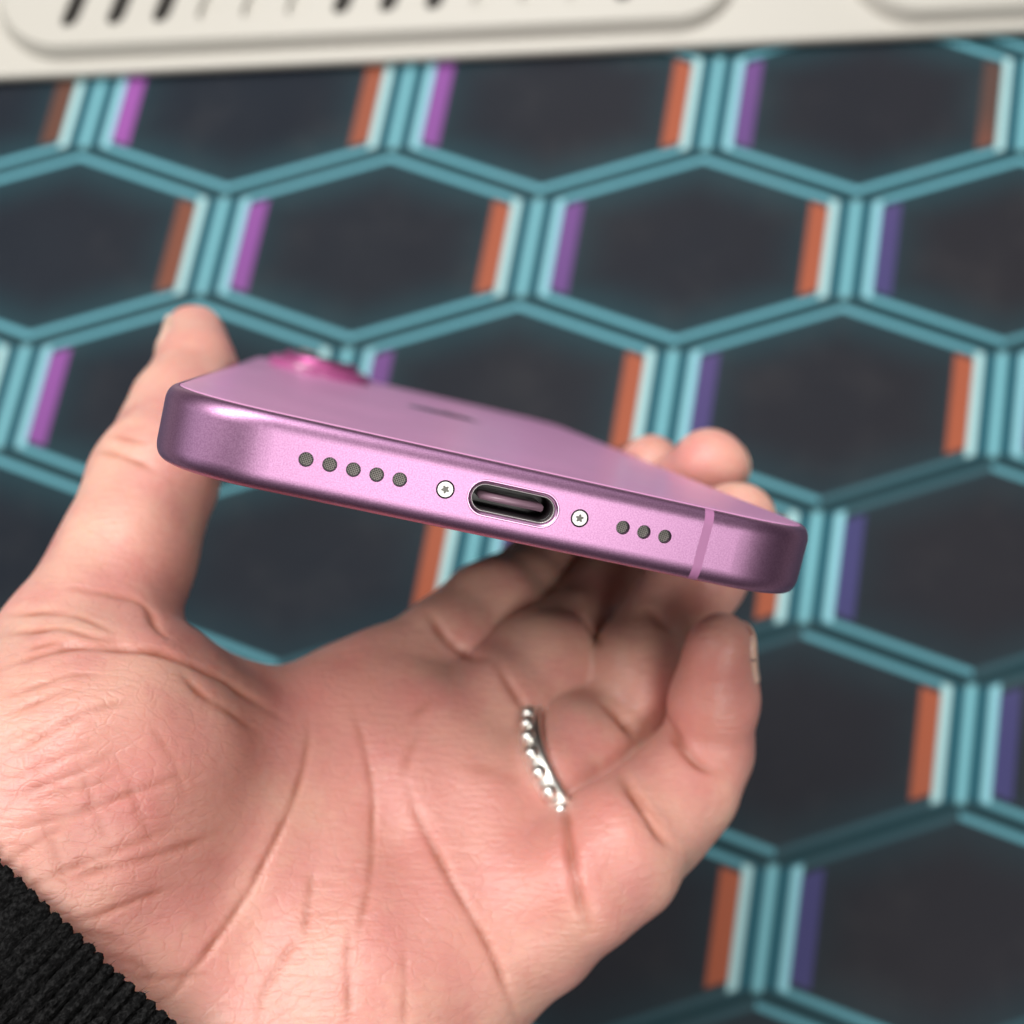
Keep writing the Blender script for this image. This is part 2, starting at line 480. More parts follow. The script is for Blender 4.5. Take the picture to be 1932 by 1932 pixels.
def build_phone():
    root = bpy.data.objects.new("smartphone", None)
    col.objects.link(root)
    Mw = np.eye(4)
    Mw[:3, :3] = DG @ RM.T @ PR
    Mw[:3, 3] = to_world(PT)
    root.matrix_world = Matrix(Mw.tolist())
    tag(root, "pink smartphone held edge-on with charging port, screws and speaker holes toward the viewer", "phone")
    mm = 0.001
    up, lo = profile()
    prof = up + lo
    n = len(corner_pts(0))
    verts, faces = [], []
    for ins, z in prof:
        for x, y in corner_pts(ins):
            verts.append((x * mm, y * mm, z * mm))
    flat_row = len(up) - 1
    last = n - 1                                # segment from the last corner point back to the first = bottom straight
    for r in range(len(prof) - 1):
        for i in range(n):
            if r == flat_row and i == last:
                continue                        # left open: the drilled panel goes here
            j = (i + 1) % n
            faces.append((r * n + i, r * n + j, (r + 1) * n + j, (r + 1) * n + i))
    # drilled bottom panel
    X0 = HW - CR
    def circle(cx, cz, r, k=36):
        return [(cx + r * math.cos(2 * math.pi * i / k), cz + r * math.sin(2 * math.pi * i / k)) for i in range(k)]
    def stadium(cx, cz, w, h, k=14):
        r = h / 2; s = w / 2 - r
        return [(cx + s + r * math.cos(math.radians(-90 + 180 * i / k)), cz + r * math.sin(math.radians(-90 + 180 * i / k))) for i in range(k + 1)] + \
               [(cx - s + r * math.cos(math.radians(90 + 180 * i / k)), cz + r * math.sin(math.radians(90 + 180 * i / k))) for i in range(k + 1)]
    CZ = 0.13
    hole_x = [-20.70, -18.41, -16.11, -13.82, -11.54, 11.62, 13.90, 16.20]
    HR, SR = 0.72, 0.93
    loops = [circle(x, CZ, HR) for x in hole_x] + [circle(s * 6.97, CZ, SR) for s in (-1, 1)] + [stadium(0.02, CZ, 9.55, 3.72)]
    def panel(outer, holes, y):
        pv, pe = [], []
        for l in [outer] + holes:
            b = len(pv)
            pv += [Vector(p) for p in l]
            pe += [(b + i, b + (i + 1) % len(l)) for i in range(len(l))]
        ov, oe, of, *_ = delaunay_2d_cdt(pv, pe, [], 0, 1e-6)
        def inside(pt, l):
            c = False
            for i in range(len(l)):
                (x1, y1), (x2, y2) = l[i], l[i - 1]
                if (y1 > pt[1]) != (y2 > pt[1]) and pt[0] < (x2 - x1) * (pt[1] - y1) / (y2 - y1) + x1:
                    c = not c
            return c
        keep = []
        for f in of:
            cx = sum(ov[i][0] for i in f) / len(f); cz = sum(ov[i][1] for i in f) / len(f)
            if inside((cx, cz), outer) and not any(inside((cx, cz), h) for h in holes):
                keep.append(f)
        return [(v[0] * mm, y * mm, v[1] * mm) for v in ov], keep
    z1 = 2.06
    def wall(l, y0, y1, grow0=0.0, grow1=0.0):
        """wall of a hole; grow widens the loop in mm at its mouth"""
        cx = sum(p[0] for p in l) / len(l); cz = sum(p[1] for p in l) / len(l)
        k = len(l)
        vv = []
        for y, g in ((y0, grow0), (y1, grow1)):
            for x, z in l:
                dx, dz = x - cx, z - cz
                q = math.hypot(dx, dz) or 1
                vv.append(((x + dx / q * g) * mm, y * mm, (z + dz / q * g) * mm))
        return vv, [(i, (i + 1) % k, k + (i + 1) % k, k + i) for i in range(k)]
    def add(vv, ff):
        b = len(verts)
        verts.extend(vv); faces.extend([tuple(b + i for i in f) for f in ff])
    rect = [(-X0, -z1), (X0, -z1), (X0, z1), (-X0, z1)]
    me_v, me_f = panel(rect, loops, 0.0)
    add(me_v, me_f)
    for l in loops[:-1]:
        add(*wall(l, 0.0, 0.95, 0.0, -0.05))
    fr = pydata("frame", verts, faces, M_METAL, root)
    # sharp edges at hole mouths
    me = fr.data
    me.set_sharp_from_angle(angle=math.radians(50))
    # back glass and screen
    def plate(name, z_edge, z_top, mat, ins0, sgn):
        pv, pf = [], []
        rings = [(ins0, z_edge - 0.5), (ins0, z_edge), (ins0 + 0.12, z_top - 0.05), (ins0 + 0.45, z_top), (ins0 + 1.2, z_top + 0.01)]
        for a, z in rings:
            for x, y in corner_pts(a):
                pv.append((x * mm, y * mm, sgn * z * mm))
        for r in range(len(rings) - 1):
            for i in range(n):
                j = (i + 1) % n
                pf.append((r * n + i, r * n + j, (r + 1) * n + j, (r + 1) * n + i))
        pf.append(tuple(range((len(rings) - 1) * n, len(rings) * n)))
        return pydata(name, pv, pf, mat, root)
    plate("back_glass", 3.78, 3.90, M_GLASS, 1.17, 1)
    plate("screen", 3.78, 3.90, M_SCREEN, 1.17, -1)
    # antenna band, a hair proud of the frame
    bx0, bx1 = 19.92, 20.92
    bv, bf = [], []
    for ins, z in prof:
        nz = z / HT
        for x in (bx0, bx1):
            bv.append((x * mm, (ins - 0.012) * mm, (z + 0.012 * nz) * mm))
    for r in range(len(prof) - 1):
        bf.append((2 * r, 2 * r + 1, 2 * r + 3, 2 * r + 2))
    pydata("antenna_band", bv, bf, M_BAND, root)
    # grilles
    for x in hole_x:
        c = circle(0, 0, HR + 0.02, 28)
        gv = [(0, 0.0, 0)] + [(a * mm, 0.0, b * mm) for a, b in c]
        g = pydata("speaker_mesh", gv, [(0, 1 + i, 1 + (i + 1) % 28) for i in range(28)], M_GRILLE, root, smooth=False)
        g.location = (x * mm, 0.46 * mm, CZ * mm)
    # screws
    for s, rot in ((-1, 0.35), (1, 0.9)):
        star = []
        for i in range(40):
            a = 2 * math.pi * i / 40
            r = 0.34 + 0.09 * math.cos(5 * (a + rot))
            star.append((r * math.cos(a), r * math.sin(a)))
        sv, sf = panel(circle(0, 0, 0.76, 40), [star], 0.0)
        def addto(V, Fc, vv, ff):
            b = len(V); V.extend(vv); Fc.extend([tuple(b + i for i in f) for f in ff])
        sv = list(sv); sf = [tuple(f) for f in sf]
        addto(sv, sf, *wall(circle(0, 0, 0.76, 40), 0.0, 0.10, 0.0, 0.07))
        addto(sv, sf, *wall(circle(0, 0, 0.83, 40), 0.10, 0.8))
        addto(sv, sf, *wall(star, 0.0, 0.35))
        o = pydata("screw", sv, sf, M_STEEL, root)
        fv, ff = panel([(x * 1.03, z * 1.03) for x, z in star], [], 0.12)
        pydata("screw_recess", fv, ff, M_RECESS, o, smooth=False)
        o.data.set_sharp_from_angle(angle=math.radians(35))
        o.location = (s * 6.97 * mm, 0.02 * mm, CZ * mm)
    # charging port: chamfered lip, steel shell, dark floor, tongue
    o_l, i_l = stadium(0.02, CZ, 9.55, 3.72), stadium(0.02, CZ, 8.60, 2.77)
    k = len(o_l)
    rings = [(stadium(0.02, CZ, 9.55, 3.72), 0.02), (stadium(0.02, CZ, 9.40, 3.57), -0.03), (stadium(0.02, CZ, 9.10, 3.27), 0.05), (stadium(0.02, CZ, 8.72, 2.89), 0.22), (stadium(0.02, CZ, 8.60, 2.77), 0.5)]
    def lathe(name, rings, mat, parent):
        vv = [(x * mm, y * mm, z * mm) for l, y in rings for x, z in l]
        ff = [(r * k + i, r * k + (i + 1) % k, (r + 1) * k + (i + 1) % k, (r + 1) * k + i) for r in range(len(rings) - 1) for i in range(k)]
        return vv, ff
    vv, ff = lathe("x", rings, None, None)
    port = pydata("charging_port", vv, ff, M_LIP, root)
    tag(port, "oblong charging port with polished lip")
    vv, ff = lathe("x", [(stadium(0.02, CZ, 8.60, 2.77), 0.30), (stadium(0.02, CZ, 8.52, 2.69), 0.26), (stadium(0.02, CZ, 8.40, 2.57), 0.32), (stadium(0.02, CZ, 8.34, 2.51), 1.1), (stadium(0.02, CZ, 8.34, 2.51), 2.0)], None, None)
    pydata("port_shell", vv, ff, M_STEEL, port)
    vv, ff = lathe("x", [(stadium(0.02, CZ, 8.34, 2.51), 1.0), (stadium(0.02, CZ, 8.16, 2.33), 1.02), (stadium(0.02, CZ, 8.16, 2.33), 6.0)], None, None)
    fv, f2 = panel(stadium(0.02, CZ, 8.16, 2.33), [], 6.0)
    b = len(vv); vv += fv; ff += [tuple(b + i for i in f) for f in f2]
    pydata("port_cavity", vv, ff, M_DARK, port)
    bm = bmesh.new()
    bmesh.ops.create_cube(bm, size=1.0)
    bmesh.ops.scale(bm, vec=(6.7 * mm, 4.6 * mm, 0.70 * mm), verts=bm.verts)
    bmesh.ops.bevel(bm, geom=list(bm.edges), offset=0.12 * mm, segments=3, affect='EDGES')
    me = bpy.data.meshes.new("port_tongue"); bm.to_mesh(me); bm.free()
    t = new_obj("port_tongue", me, M_TONGUE, port)
    t.location = (0.02 * mm, (1.25 + 2.3) * mm, CZ * mm)
    # camera plateau with two lenses
    def pill(name, cx, cy, w, l, z0, z1, mat, parent, rnd):
        r = w / 2 - 0.01; s = l / 2 - w / 2
        def loop(g):
            rr = w / 2 - g
            return [(cx + rr * math.cos(math.radians(180 * i / 16)), cy + s + rr * math.sin(math.radians(180 * i / 16))) for i in range(17)] + \
                   [(cx + rr * math.cos(math.radians(180 + 180 * i / 16)), cy - s + rr * math.sin(math.radians(180 + 180 * i / 16))) for i in range(17)]
        rg = [(0, z0), (0, z1 - rnd), (rnd * 0.3, z1 - rnd * 0.3), (rnd, z1)]
        pv = [(x * mm, y * mm, z * mm) for g, z in rg for x, y in loop(g)]
        kk = 34
        pf = [(r_ * kk + i, r_ * kk + (i + 1) % kk, (r_ + 1) * kk + (i + 1) % kk, (r_ + 1) * kk + i) for r_ in range(len(rg) - 1) for i in range(kk)]
        pf.append(tuple(range((len(rg) - 1) * kk, len(rg) * kk)))
        o = pydata(name, pv, pf, mat, parent)
        o.data.set_sharp_from_angle(angle=math.radians(40))
        return o
    bump = pill("camera_bump", -21.6, 126.0, 20.5, 36.0, 3.6, 5.7, M_BUMP, root, 0.8)
    tag(bump, "raised magenta camera bump")
    for cy in (117.6, 134.4):
        ring = pill("lens_ring", -21.6, cy, 15.2, 15.2, 5.5, 6.9, M_RING, bump, 0.4)
        pill("lens", -21.6, cy, 12.6, 12.6, 6.7, 7.0, M_LENS, bump, 0.2)
    # logo inlay: apple outline with a bite and a leaf
    body = []
    for i in range(72):
        a = 2 * math.pi * i / 72
        r = 6.4 * (1 - 0.13 * max(0, math.cos(2 * (a - math.pi / 2))) ** 3 * (1 if math.sin(a) > 0 else 0.7) + 0.04 * math.cos(2 * a))
        x, y = r * math.cos(a) * 0.98, r * math.sin(a)
        dx, dy = x - 8.0, y - 1.2
        q = math.hypot(dx, dy)
        if q < 3.6:
            x, y = 8.0 + dx / q * 3.6, 1.2 + dy / q * 3.6
        body.append((x, y))
    leaf = [(0.2 + 0, 7.0), (1.2, 7.2), (2.3, 8.2), (2.7, 9.8), (1.5, 9.4), (0.5, 8.4)]
    lv = [(x * mm, (y + 73.0) * mm, 3.925 * mm) for x, y in body] + [(x * mm, (y + 73.0) * mm, 3.925 * mm) for x, y in leaf]
    pydata("logo", lv, [tuple(range(72)), tuple(range(72, 78))], M_LOGO, root, smooth=False)
    return root
build_phone()
# ------------------------------------------------------------------ hand
# Joints: picture column and row of the survey grid, distance and radius in mm.
FINGERS={
'thumb':[(155,1240,138,10.6),(240,1045,147,9.0),(294,900,155,8.8),(345,768,167,7.4),(371,690,174,6.2),(367,626,181,4.7)],
'index':[(735,1325,158,10.5),(845,1228,163,8.3),(925,1160,170,8.6),(1010,1097,187,7.7),(1070,1037,197,7.8),(1125,985,203,7.0),(1228,884,191,5.9)],
'middle':[(855,1415,152,9.8),(945,1330,155,8.1),(1022,1264,160,8.6),(1108,1172,177,7.6),(1178,1085,187,7.9),(1240,1010,188,7.1),(1300,930,178,7.0),(1338,880,173,6.2)],
'ring':[(945,1555,146,9.4),(1040,1478,148,8.0),(1094,1420,152,8.2),(1172,1362,158,7.3),(1204,1275,158,7.7),(1250,1180,164,6.8),(1318,1082,162,7.2),(1386,988,160,6.2)],
'pinky':[(1000,1725,138,9.6),(1085,1668,136,8.5),(1160,1608,138,8.6),(1230,1543,143,7.8),(1290,1480,146,7.3),(1335,1415,148,6.2),(1347,1320,145,5.6),(1359,1217,142,4.3)],
}
PALM=[ # list of cones (a,b)
((150,2250,130,21),(70,1700,130,20)),
((70,1700,130,20),(190,1460,131,17)),
((190,1460,131,17),(155,1245,138,10.6)),
((330,1420,142,12),(640,1410,153,10.5)),
((400,1620,141,12),(600,1510,152,11.5)),
((300,2100,132,17),(725,1330,158,10.8)),
((420,2100,132,16),(845,1425,151,10.3)),
((500,2120,132,15),(935,1570,145,9.8)),
((500,2120,131,14),(978,1728,138,9.8)),
((660,1880,132,13),(500,2120,130,17)),
((230,1950,131,19),(480,1640,141,13.5)),
((450,2300,130,19),(150,2250,130,21)),
]

def cone(p,a,ra,b,rb):
    ba=b-a;l2=ba@ba;rr=ra-rb;a2=l2-rr*rr;il2=1/l2
    pa=p-a;y=pa@ba;z=y-l2
    xv=pa*l2-y[:,None]*ba;x2=np.einsum('ij,ij->i',xv,xv)
    y2=y*y*l2;z2=z*z*l2
    k=np.sign(rr)*rr*rr*x2
    o=(np.sqrt(x2*a2*il2)+y*rr)*il2-ra
    m1=np.sign(z)*a2*z2>k
    m2=np.sign(y)*a2*y2<k
    o=np.where(m2,np.sqrt(x2+y2)*il2-ra,o)
    o=np.where(m1,np.sqrt(x2+z2)*il2-rb,o)
    return o
def smin(a,b,k):
    h=np.maximum(k-np.abs(a-b),0)/k
    return np.minimum(a,b)-h*h*k*.25

def phone_box(p, off=0.0):
    q = (p - PT) @ PR - np.array([0, LEN / 2, 0])
    q = np.abs(q)
    # rounded outline in plan, rounded edge in section
    dx = q[:, 0] - (HW - CR); dy = q[:, 1] - (LEN / 2 - CR)
    plan = np.hypot(np.maximum(dx, 0), np.maximum(dy, 0)) + np.minimum(np.maximum(dx, dy), 0) - CR
    r = 1.6
    a, b = plan + r, q[:, 2] - HT + r
    return np.hypot(np.maximum(a, 0), np.maximum(b, 0)) + np.minimum(np.maximum(a, b), 0) - r - off

def near_cone(p, a, b):
    """distance to a tapered limb, evaluated only near it"""
    A, B = uv(*a[:3]), uv(*b[:3])
    q = p - (A + B) / 2
    lim = np.linalg.norm(B - A) / 2 + max(a[3], b[3]) + 14.0
    m = np.einsum('ij,ij->i', q, q) < lim * lim
    out = np.full(len(p), 60.0)
    if m.any():
        out[m] = cone(p[m], A, a[3], B, b[3])
    return out

def chain(p, pts, k):
    d = None
    for a, b in zip(pts, pts[1:]):
        c = near_cone(p, a, b)
        d = c if d is None else smin(d, c, k)
    return d

def body_sdf(p):
    pm = None
    for a, b in PALM:
        c = near_cone(p, a, b)
        pm = c if pm is None else smin(pm, c, 9.0)
    out = None
    for name, pts in FINGERS.items():
        f = smin(pm, chain(p, pts, 1.8), 2.6 if name != 'thumb' else 3.5)
        out = f if out is None else smin(out, f, 0.45)
    return out

def hand_sdf(p):
    return np.maximum(body_sdf(p), -phone_box(p, 0.06))

def grad(fn, p, e=0.25):
    k = np.array([[1, -1, -1], [-1, -1, 1], [-1, 1, -1], [1, 1, 1]], float)
    g = sum(fn(p + q * e)[:, None] * q for q in k)
    return g / np.maximum(np.linalg.norm(g, axis=1), 1e-9)[:, None]

def surface_net(fn, lo, hi, h):
    n = np.ceil((np.array(hi) - lo) / h).astype(int) + 1
    cs = 6                                           # coarse cells to skip empty space
    nc = np.ceil(n / cs).astype(int) + 1
    g = np.stack(np.meshgrid(*[lo[i] + np.arange(nc[i]) * h * cs for i in range(3)], indexing='ij'), -1)
    dc = fn(g.reshape(-1, 3)).reshape(nc)
    near = np.abs(dc) < h * cs * 1.9
    D = np.repeat(np.repeat(np.repeat(np.where(dc > 0, 9.0, -9.0), cs, 0), cs, 1), cs, 2)[:n[0], :n[1], :n[2]].astype(np.float32)
    # a fine sample is needed when any corner of its coarse cell is near
    nn = near.copy()
    for ax in range(3):
        sh = np.zeros_like(nn); sl = [slice(None)] * 3; sr = [slice(None)] * 3
        sl[ax] = slice(0, -1); sr[ax] = slice(1, None)
        sh[tuple(sl)] = nn[tuple(sr)]
        nn = nn | sh
    mask = np.repeat(np.repeat(np.repeat(nn, cs, 0), cs, 1), cs, 2)[:n[0], :n[1], :n[2]]
    idx = np.argwhere(mask)
    vals = np.empty(len(idx), np.float32)
    for s in range(0, len(idx), 400000):
        vals[s:s + 400000] = fn(lo + idx[s:s + 400000] * h)
    D[mask] = vals
    # cell vertices
    S = D < 0
    cell = np.zeros(np.array(S.shape) - 1, np.int8)
    for dx in (0, 1):
        for dy in (0, 1):
            for dz in (0, 1):
                cell += S[dx:dx + cell.shape[0], dy:dy + cell.shape[1], dz:dz + cell.shape[2]].astype(np.int8)
    act = np.argwhere((cell > 0) & (cell < 8))
    vid = -np.ones(cell.shape, np.int64)
    vid[tuple(act.T)] = np.arange(len(act))
    acc = np.zeros((len(act), 3)); cnt = np.zeros(len(act))
    cor = [(a, b, c) for a in (0, 1) for b in (0, 1) for c in (0, 1)]
    for c0 in cor:
        for ax in range(3):
            if c0[ax]:
                continue
            c1 = list(c0); c1[ax] = 1
            d0 = D[tuple((act + c0).T)]; d1 = D[tuple((act + c1).T)]
            m = (d0 < 0) != (d1 < 0)
            t = np.where(m, d0 / np.where(m, d0 - d1, 1), 0)
            p = np.array(c0) + t[:, None] * (np.array(c1) - c0)
            acc += np.where(m[:, None], p, 0); cnt += m
    V = lo + (act + acc / cnt[:, None]) * h
    quads = []
    for ax in range(3):
        b, c = [(1, 2), (2, 0), (0, 1)][ax]
        sl = [slice(1, -1)] * 3; sl[ax] = slice(0, -1)
        sr = [slice(1, -1)] * 3; sr[ax] = slice(1, None)
        m = S[tuple(sl)] != S[tuple(sr)]
        e = np.argwhere(m)
        off = np.ones(3, int); off[ax] = 0
        e = e + off
        flip = S[tuple(e.T)]
        ob = np.zeros(3, int); ob[b] = 1
        oc = np.zeros(3, int); oc[c] = 1
        q = np.stack([vid[tuple((e - ob - oc).T)], vid[tuple((e - oc).T)], vid[tuple(e.T)], vid[tuple((e - ob).T)]], 1)
        q[~flip] = q[~flip][:, ::-1]
        quads.append(q)
    Q = np.concatenate(quads)
    Q = Q[(Q >= 0).all(1)]
    return V, Q

# creases: (points, depth mm, width mm); they are laid on the skin along the line of sight they were surveyed from
CREASES = [
 ([(579,1344),(583,1393),(571,1458),(546,1530),(510,1603),(474,1676),(425,1749),(376,1814),(324,1875),(283,1911)], .75, .95),
 ([(664,1328),(688,1409),(704,1498),(702,1595),(696,1676),(680,1737),(672,1798)], .50, .85),
 ([(593,1628),(583,1696),(571,1781)], .40, .8),
 ([(571,1760),(538,1800),(498,1870),(482,1950)], .40, .8),
 ([(660,1735),(656,1794),(659,1950)], .45, .8),
 ([(761,1780),(764,1860),(761,1950)], .32, .8),
 ([(768,1474),(783,1530),(813,1589),(850,1660),(887,1723),(921,1782),(947,1846),(980,1940)], .80, 1.0),
 ([(1046,1480),(1066,1535),(1077,1615),(1095,1704),(1114,1771)], 1.5, 1.4),
 ([(1165,1448),(1190,1490),(1214,1530),(1244,1575),(1285,1612)], 1.5, 1.6),
 ([(1192,1480),(1232,1535),(1262,1575)], .4, .9),
 ([(1258,1345),(1270,1385),(1295,1420),(1328,1447),(1385,1466)], 1.6, 1.6),
 ([(1128,1314),(1165,1345),(1190,1372),(1206,1398)], 2.2, 2.2),
 ([(1215,1145),(1245,1174),(1280,1197)], 1.4, 1.5),
 ([(1096,1154),(1113,1194),(1139,1220)], 1.5, 1.5),
 ([(930,1242),(958,1290),(1005,1360),(1025,1400)], 1.1, 1.4),
 ([(805,1150),(840,1205),(880,1238),(935,1245)], 1.2, 1.5),
 ([(1005,1360),(1022,1420),(1050,1480),(1085,1525)], .9, 1.4),
 ([(0,1259),(81,1231),(142,1215),(227,1219),(304,1231),(364,1251),(425,1280),(486,1324),(538,1360)], 1.1, 1.5),
 ([(0,1194),(113,1186),(170,1199),(243,1211)], .7, 1.1),
 ([(0,1162),(81,1154),(162,1166),(227,1199)], .6, 1.0),
 ([(40,1228),(100,1212),(150,1213)], .5, 1.0),
 ([(198,1118),(250,1128),(283,1150),(291,1186),(324,1215)], .8, 1.3),
 ([(120,1110),(200,1120),(270,1132)], .4, 1.2),
 ([(332,1263),(385,1312),(437,1348),(506,1393)], .6, 1.3),
 ([(171,850),(215,856),(265,872),(300,895)], .55, 1.3),
 ([(196,822),(240,826),(280,838)], .45, 1.2),
 ([(0,1320),(65,1296),(134,1271),(194,1271)], .40, .8),
 ([(0,1352),(61,1328),(121,1304),(162,1294)], .38, .7),
 ([(0,1429),(53,1401),(113,1369),(182,1336),(263,1320)], .42, .7),
 ([(0,1395),(40,1385),(100,1360)], .30, .6),
 ([(0,1470),(60,1455),(130,1425),(190,1400)], .32, .6),
 ([(0,1510),(81,1482),(162,1450),(227,1413)], .42, .7),
 ([(0,1525),(100,1500),(180,1480),(250,1445)], .30, .6),
 ([(0,1571),(73,1551),(154,1531),(243,1498),(316,1470),(385,1454)], .45, .75),
 ([(12,1628),(81,1579),(134,1551)], .36, .7),
 ([(49,1672),(121,1644),(210,1607),(283,1579),(336,1559)], .48, .75),
 ([(93,1672),(178,1644),(283,1616),(364,1591),(441,1555)], .48, .75),
 ([(121,1745),(194,1725),(259,1696),(344,1668)], .50, .8),
 ([(130,1760),(200,1766),(260,1790)], .35, .9),
 ([(235,1846),(324,1844),(405,1834)], .42, .8),
 ([(190,1800),(260,1815),(300,1850)], .35, .8),
 ([(210,1420),(250,1480),(262,1540),(300,1600)], .20, .6),
 ([(130,1400),(160,1470),(190,1560),(215,1620)], .20, .6),
 ([(60,1420),(75,1500),(100,1600),(140,1700)], .20, .6),
 ([(280,1360),(330,1440),(352,1520)], .22, .7),
 ([(770,1360),(800,1330),(830,1310)], .3, 1.6),
 ([(760,1480),(772,1420),(800,1370)], .35, 1.3),
 ([(860,1440),(920,1450),(990,1480)], .3, 2.2),
]

def lay_on_skin(pts):
    pts = np.array(pts, float)
    seg = np.hypot(*np.diff(pts, axis=0).T)
    s = np.r_[0, np.cumsum(seg)]
    # smooth curve through the surveyed points
    t = np.arange(0, s[-1], 4.0)
    u = np.interp(t, s, pts[:, 0]); v = np.interp(t, s, pts[:, 1])
    k = np.ones(9) / 9
    if len(t) > 12:
        pu, pv = np.pad(u, 4, mode='edge'), np.pad(v, 4, mode='edge')
        u, v = np.convolve(pu, k, 'valid'), np.convolve(pv, k, 'valid')
    D = np.stack([(u - CPX) / FPX, (v - CPX) / FPX, np.ones_like(u)], 1)
    D /= np.linalg.norm(D, axis=1)[:, None]
    r = np.full(len(u), 85.0)
    for _ in range(70):
        r += np.clip(body_sdf(D * r[:, None]), -1, 6) * 0.9
    ok = r < 260
    taper = np.minimum(1, np.minimum(np.arange(len(u)), np.arange(len(u))[::-1]) / (4.0 + 0.2 * len(u)) + 0.08)
    t = np.arange(len(u))
    taper = taper * (0.72 + 0.28 * np.sin(t * 0.21 + u[0]) * np.sin(t * 0.083 + v[0]))
    return (D * r[:, None])[ok], taper[ok]

RED = [ # (u, v, z, radius mm, amount)
 (1350,1290,140,11,.95),(1340,1400,140,7,.5),(360,640,172,10,.35),(1340,880,168,9,.5),(1230,880,186,9,.45),(1390,985,154,9,.3),
 (240,1420,116,13,.35),(300,1530,118,10,.3),(120,1560,110,12,.1),(900,1570,132,15,.65),(780,1330,142,14,.35),(700,1350,144,14,.25),
 (330,1790,114,16,.35),(820,1640,128,13,.30),(1080,1560,128,8,.7),(1170,1520,132,9,.3),(340,1130,135,9,.8),(470,1300,138,14,.45),(830,1760,122,14,.25),
 (620,1230,146,10,.5),(300,960,145,10,.3),
]

def build_hand():
    lo = np.array([-100.0, -45.0, 86.0]); hi = np.array([50.0, 112.0, 216.0])
    V, Q = surface_net(hand_sdf, lo, hi, 0.42)
    N = grad(hand_sdf, V, 0.3)
    V = V - np.clip(hand_sdf(V), -0.4, 0.4)[:, None] * N * 0.9
    phone_d = phone_box(V)
    free = np.clip((phone_d - 0.3) / 1.5, 0, 1)
    disp = np.zeros(len(V)); cr = np.zeros(len(V))
    # gentle unevenness of flesh
    for _ in range(10):
        k = rng.normal(0, 1, 3); k = k / np.linalg.norm(k) * rng.uniform(0.25, 0.9)
        disp += 0.055 * np.sin(V @ k + rng.uniform(0, 6.28))
    for pts, depth, width in CREASES:
        P, tp = lay_on_skin(pts)
        if len(P) < 2:
            continue
        m = np.all((V > P.min(0) - 5) & (V < P.max(0) + 5), axis=1)
        idx = np.where(m)[0]
        for s in range(0, len(idx), 20000):
            ii = idx[s:s + 20000]
            d2 = ((V[ii][:, None, :] - P[None]) ** 2).sum(-1)
            j = d2.argmin(1); d = np.sqrt(d2[np.arange(len(ii)), j]); a = tp[j]
            g = np.exp(-(d / max(0.42, width * 0.48)) ** 2)
            disp[ii] += a * depth * (0.70 if depth >= 0.8 else 0.55) * (-g + 0.12 * np.exp(-((d - 2.0 * width) / (1.2 * width)) ** 2))
            cr[ii] = np.maximum(cr[ii], a * min(1, depth / 0.6) * np.exp(-(d / max(0.42, width * 0.42)) ** 2))
    V2 = V + N * (disp * free)[:, None]
    red = np.zeros(len(V))
    for u, v, z, r, a in RED:
        red += a * np.exp(-((V - uv(u, v, z)) ** 2).sum(1) / (r * r))
    me = bpy.data.meshes.new("hand")
    W = to_world(V2)
    base = to_world(uv(150, 2200, 130))
    me.from_pydata([tuple(w) for w in (W - base)], [], [tuple(q) for q in Q.tolist()])
    for nm, val in (("red", np.clip(red, 0, 1)), ("crease", np.clip(cr, 0, 1))):
        at = me.attributes.new(nm, 'FLOAT', 'POINT')
        at.data.foreach_set("value", val.astype(np.float32))
    me.update()
    o = new_obj("hand", me, M_SKIN)
    o.location = base
    tag(o, "left hand, palm to the viewer, thumb and fingertips pinching a pink phone by its sides", "hand")
    # fingernails
    def nail(name, dors, length, half, back):
        pts = FINGERS[name]
        tip, prev = uv(*pts[-1][:3]), uv(*pts[-2][:3])
        ax = tip - prev; ax /= np.linalg.norm(ax)
        dn = np.array(dors, float); dn -= ax * (dn @ ax); dn /= np.linalg.norm(dn)
        sd = np.cross(ax, dn)
        nu, nv = 15, 17
        grid = []
        for i in range(nu):
            for j in range(nv):
                a = (i / (nu - 1) * 2 - 1); s = j / (nv - 1)
                wv = half * (1 - 0.16 * (2 * s - 1) ** 2) if s < 0.9 else half * (0.88 - (s - 0.9) * 2.6)
                th = math.radians(a * wv)
                r = pts[-1][3]
                c = tip + ax * (-back + length * s - 0.6 * a * a * (1 if s > .5 else -1))
                grid.append(c + (dn * math.cos(th) + sd * math.sin(th)) * (r + 1.0))
        G = np.array(grid)
        edge = np.array([(i in (0, nu - 1)) or (j == 0) for i in range(nu) for j in range(nv)])
        G0 = G.copy()
        for _ in range(4):
            G = G - (body_sdf(G) - np.where(edge, -0.12, 0.5))[:, None] * grad(body_sdf, G)
        fs = [(i * nv + j, (i + 1) * nv + j, (i + 1) * nv + j + 1, i * nv + j + 1) for i in range(nu - 1) for j in range(nv - 1)]
        inner = G - grad(body_sdf, G) * 0.4
        k = len(G)
        VV = np.concatenate([G, inner])
        ff = fs + [tuple(k + q for q in reversed(f)) for f in fs]
        rim = [i * nv for i in range(nu)] + [(nu - 1) * nv + j for j in range(1, nv)] + [i * nv + nv - 1 for i in range(nu - 2, -1, -1)] + [j for j in range(nv - 2, 0, -1)]
        ff += [(rim[i], rim[(i + 1) % len(rim)], k + rim[(i + 1) % len(rim)], k + rim[i]) for i in range(len(rim))]
        n_ = pydata("fingernail", to_world(VV) - base, ff, M_NAIL, o)
    nail('thumb', (-0.75, -0.35, 0.45), 11.0, 58, 7.5)
    nail('index', (0.55, -0.45, 0.70), 9.5, 58, 6.0)
    nail('middle', (0.80, -0.35, 0.50), 10.0, 58, 6.0)
    nail('ring', (0.75, -0.30, 0.55), 9.5, 58, 6.0)
    nail('pinky', (0.93, -0.05, 0.30), 8.5, 58, 5.2)
    return o, base
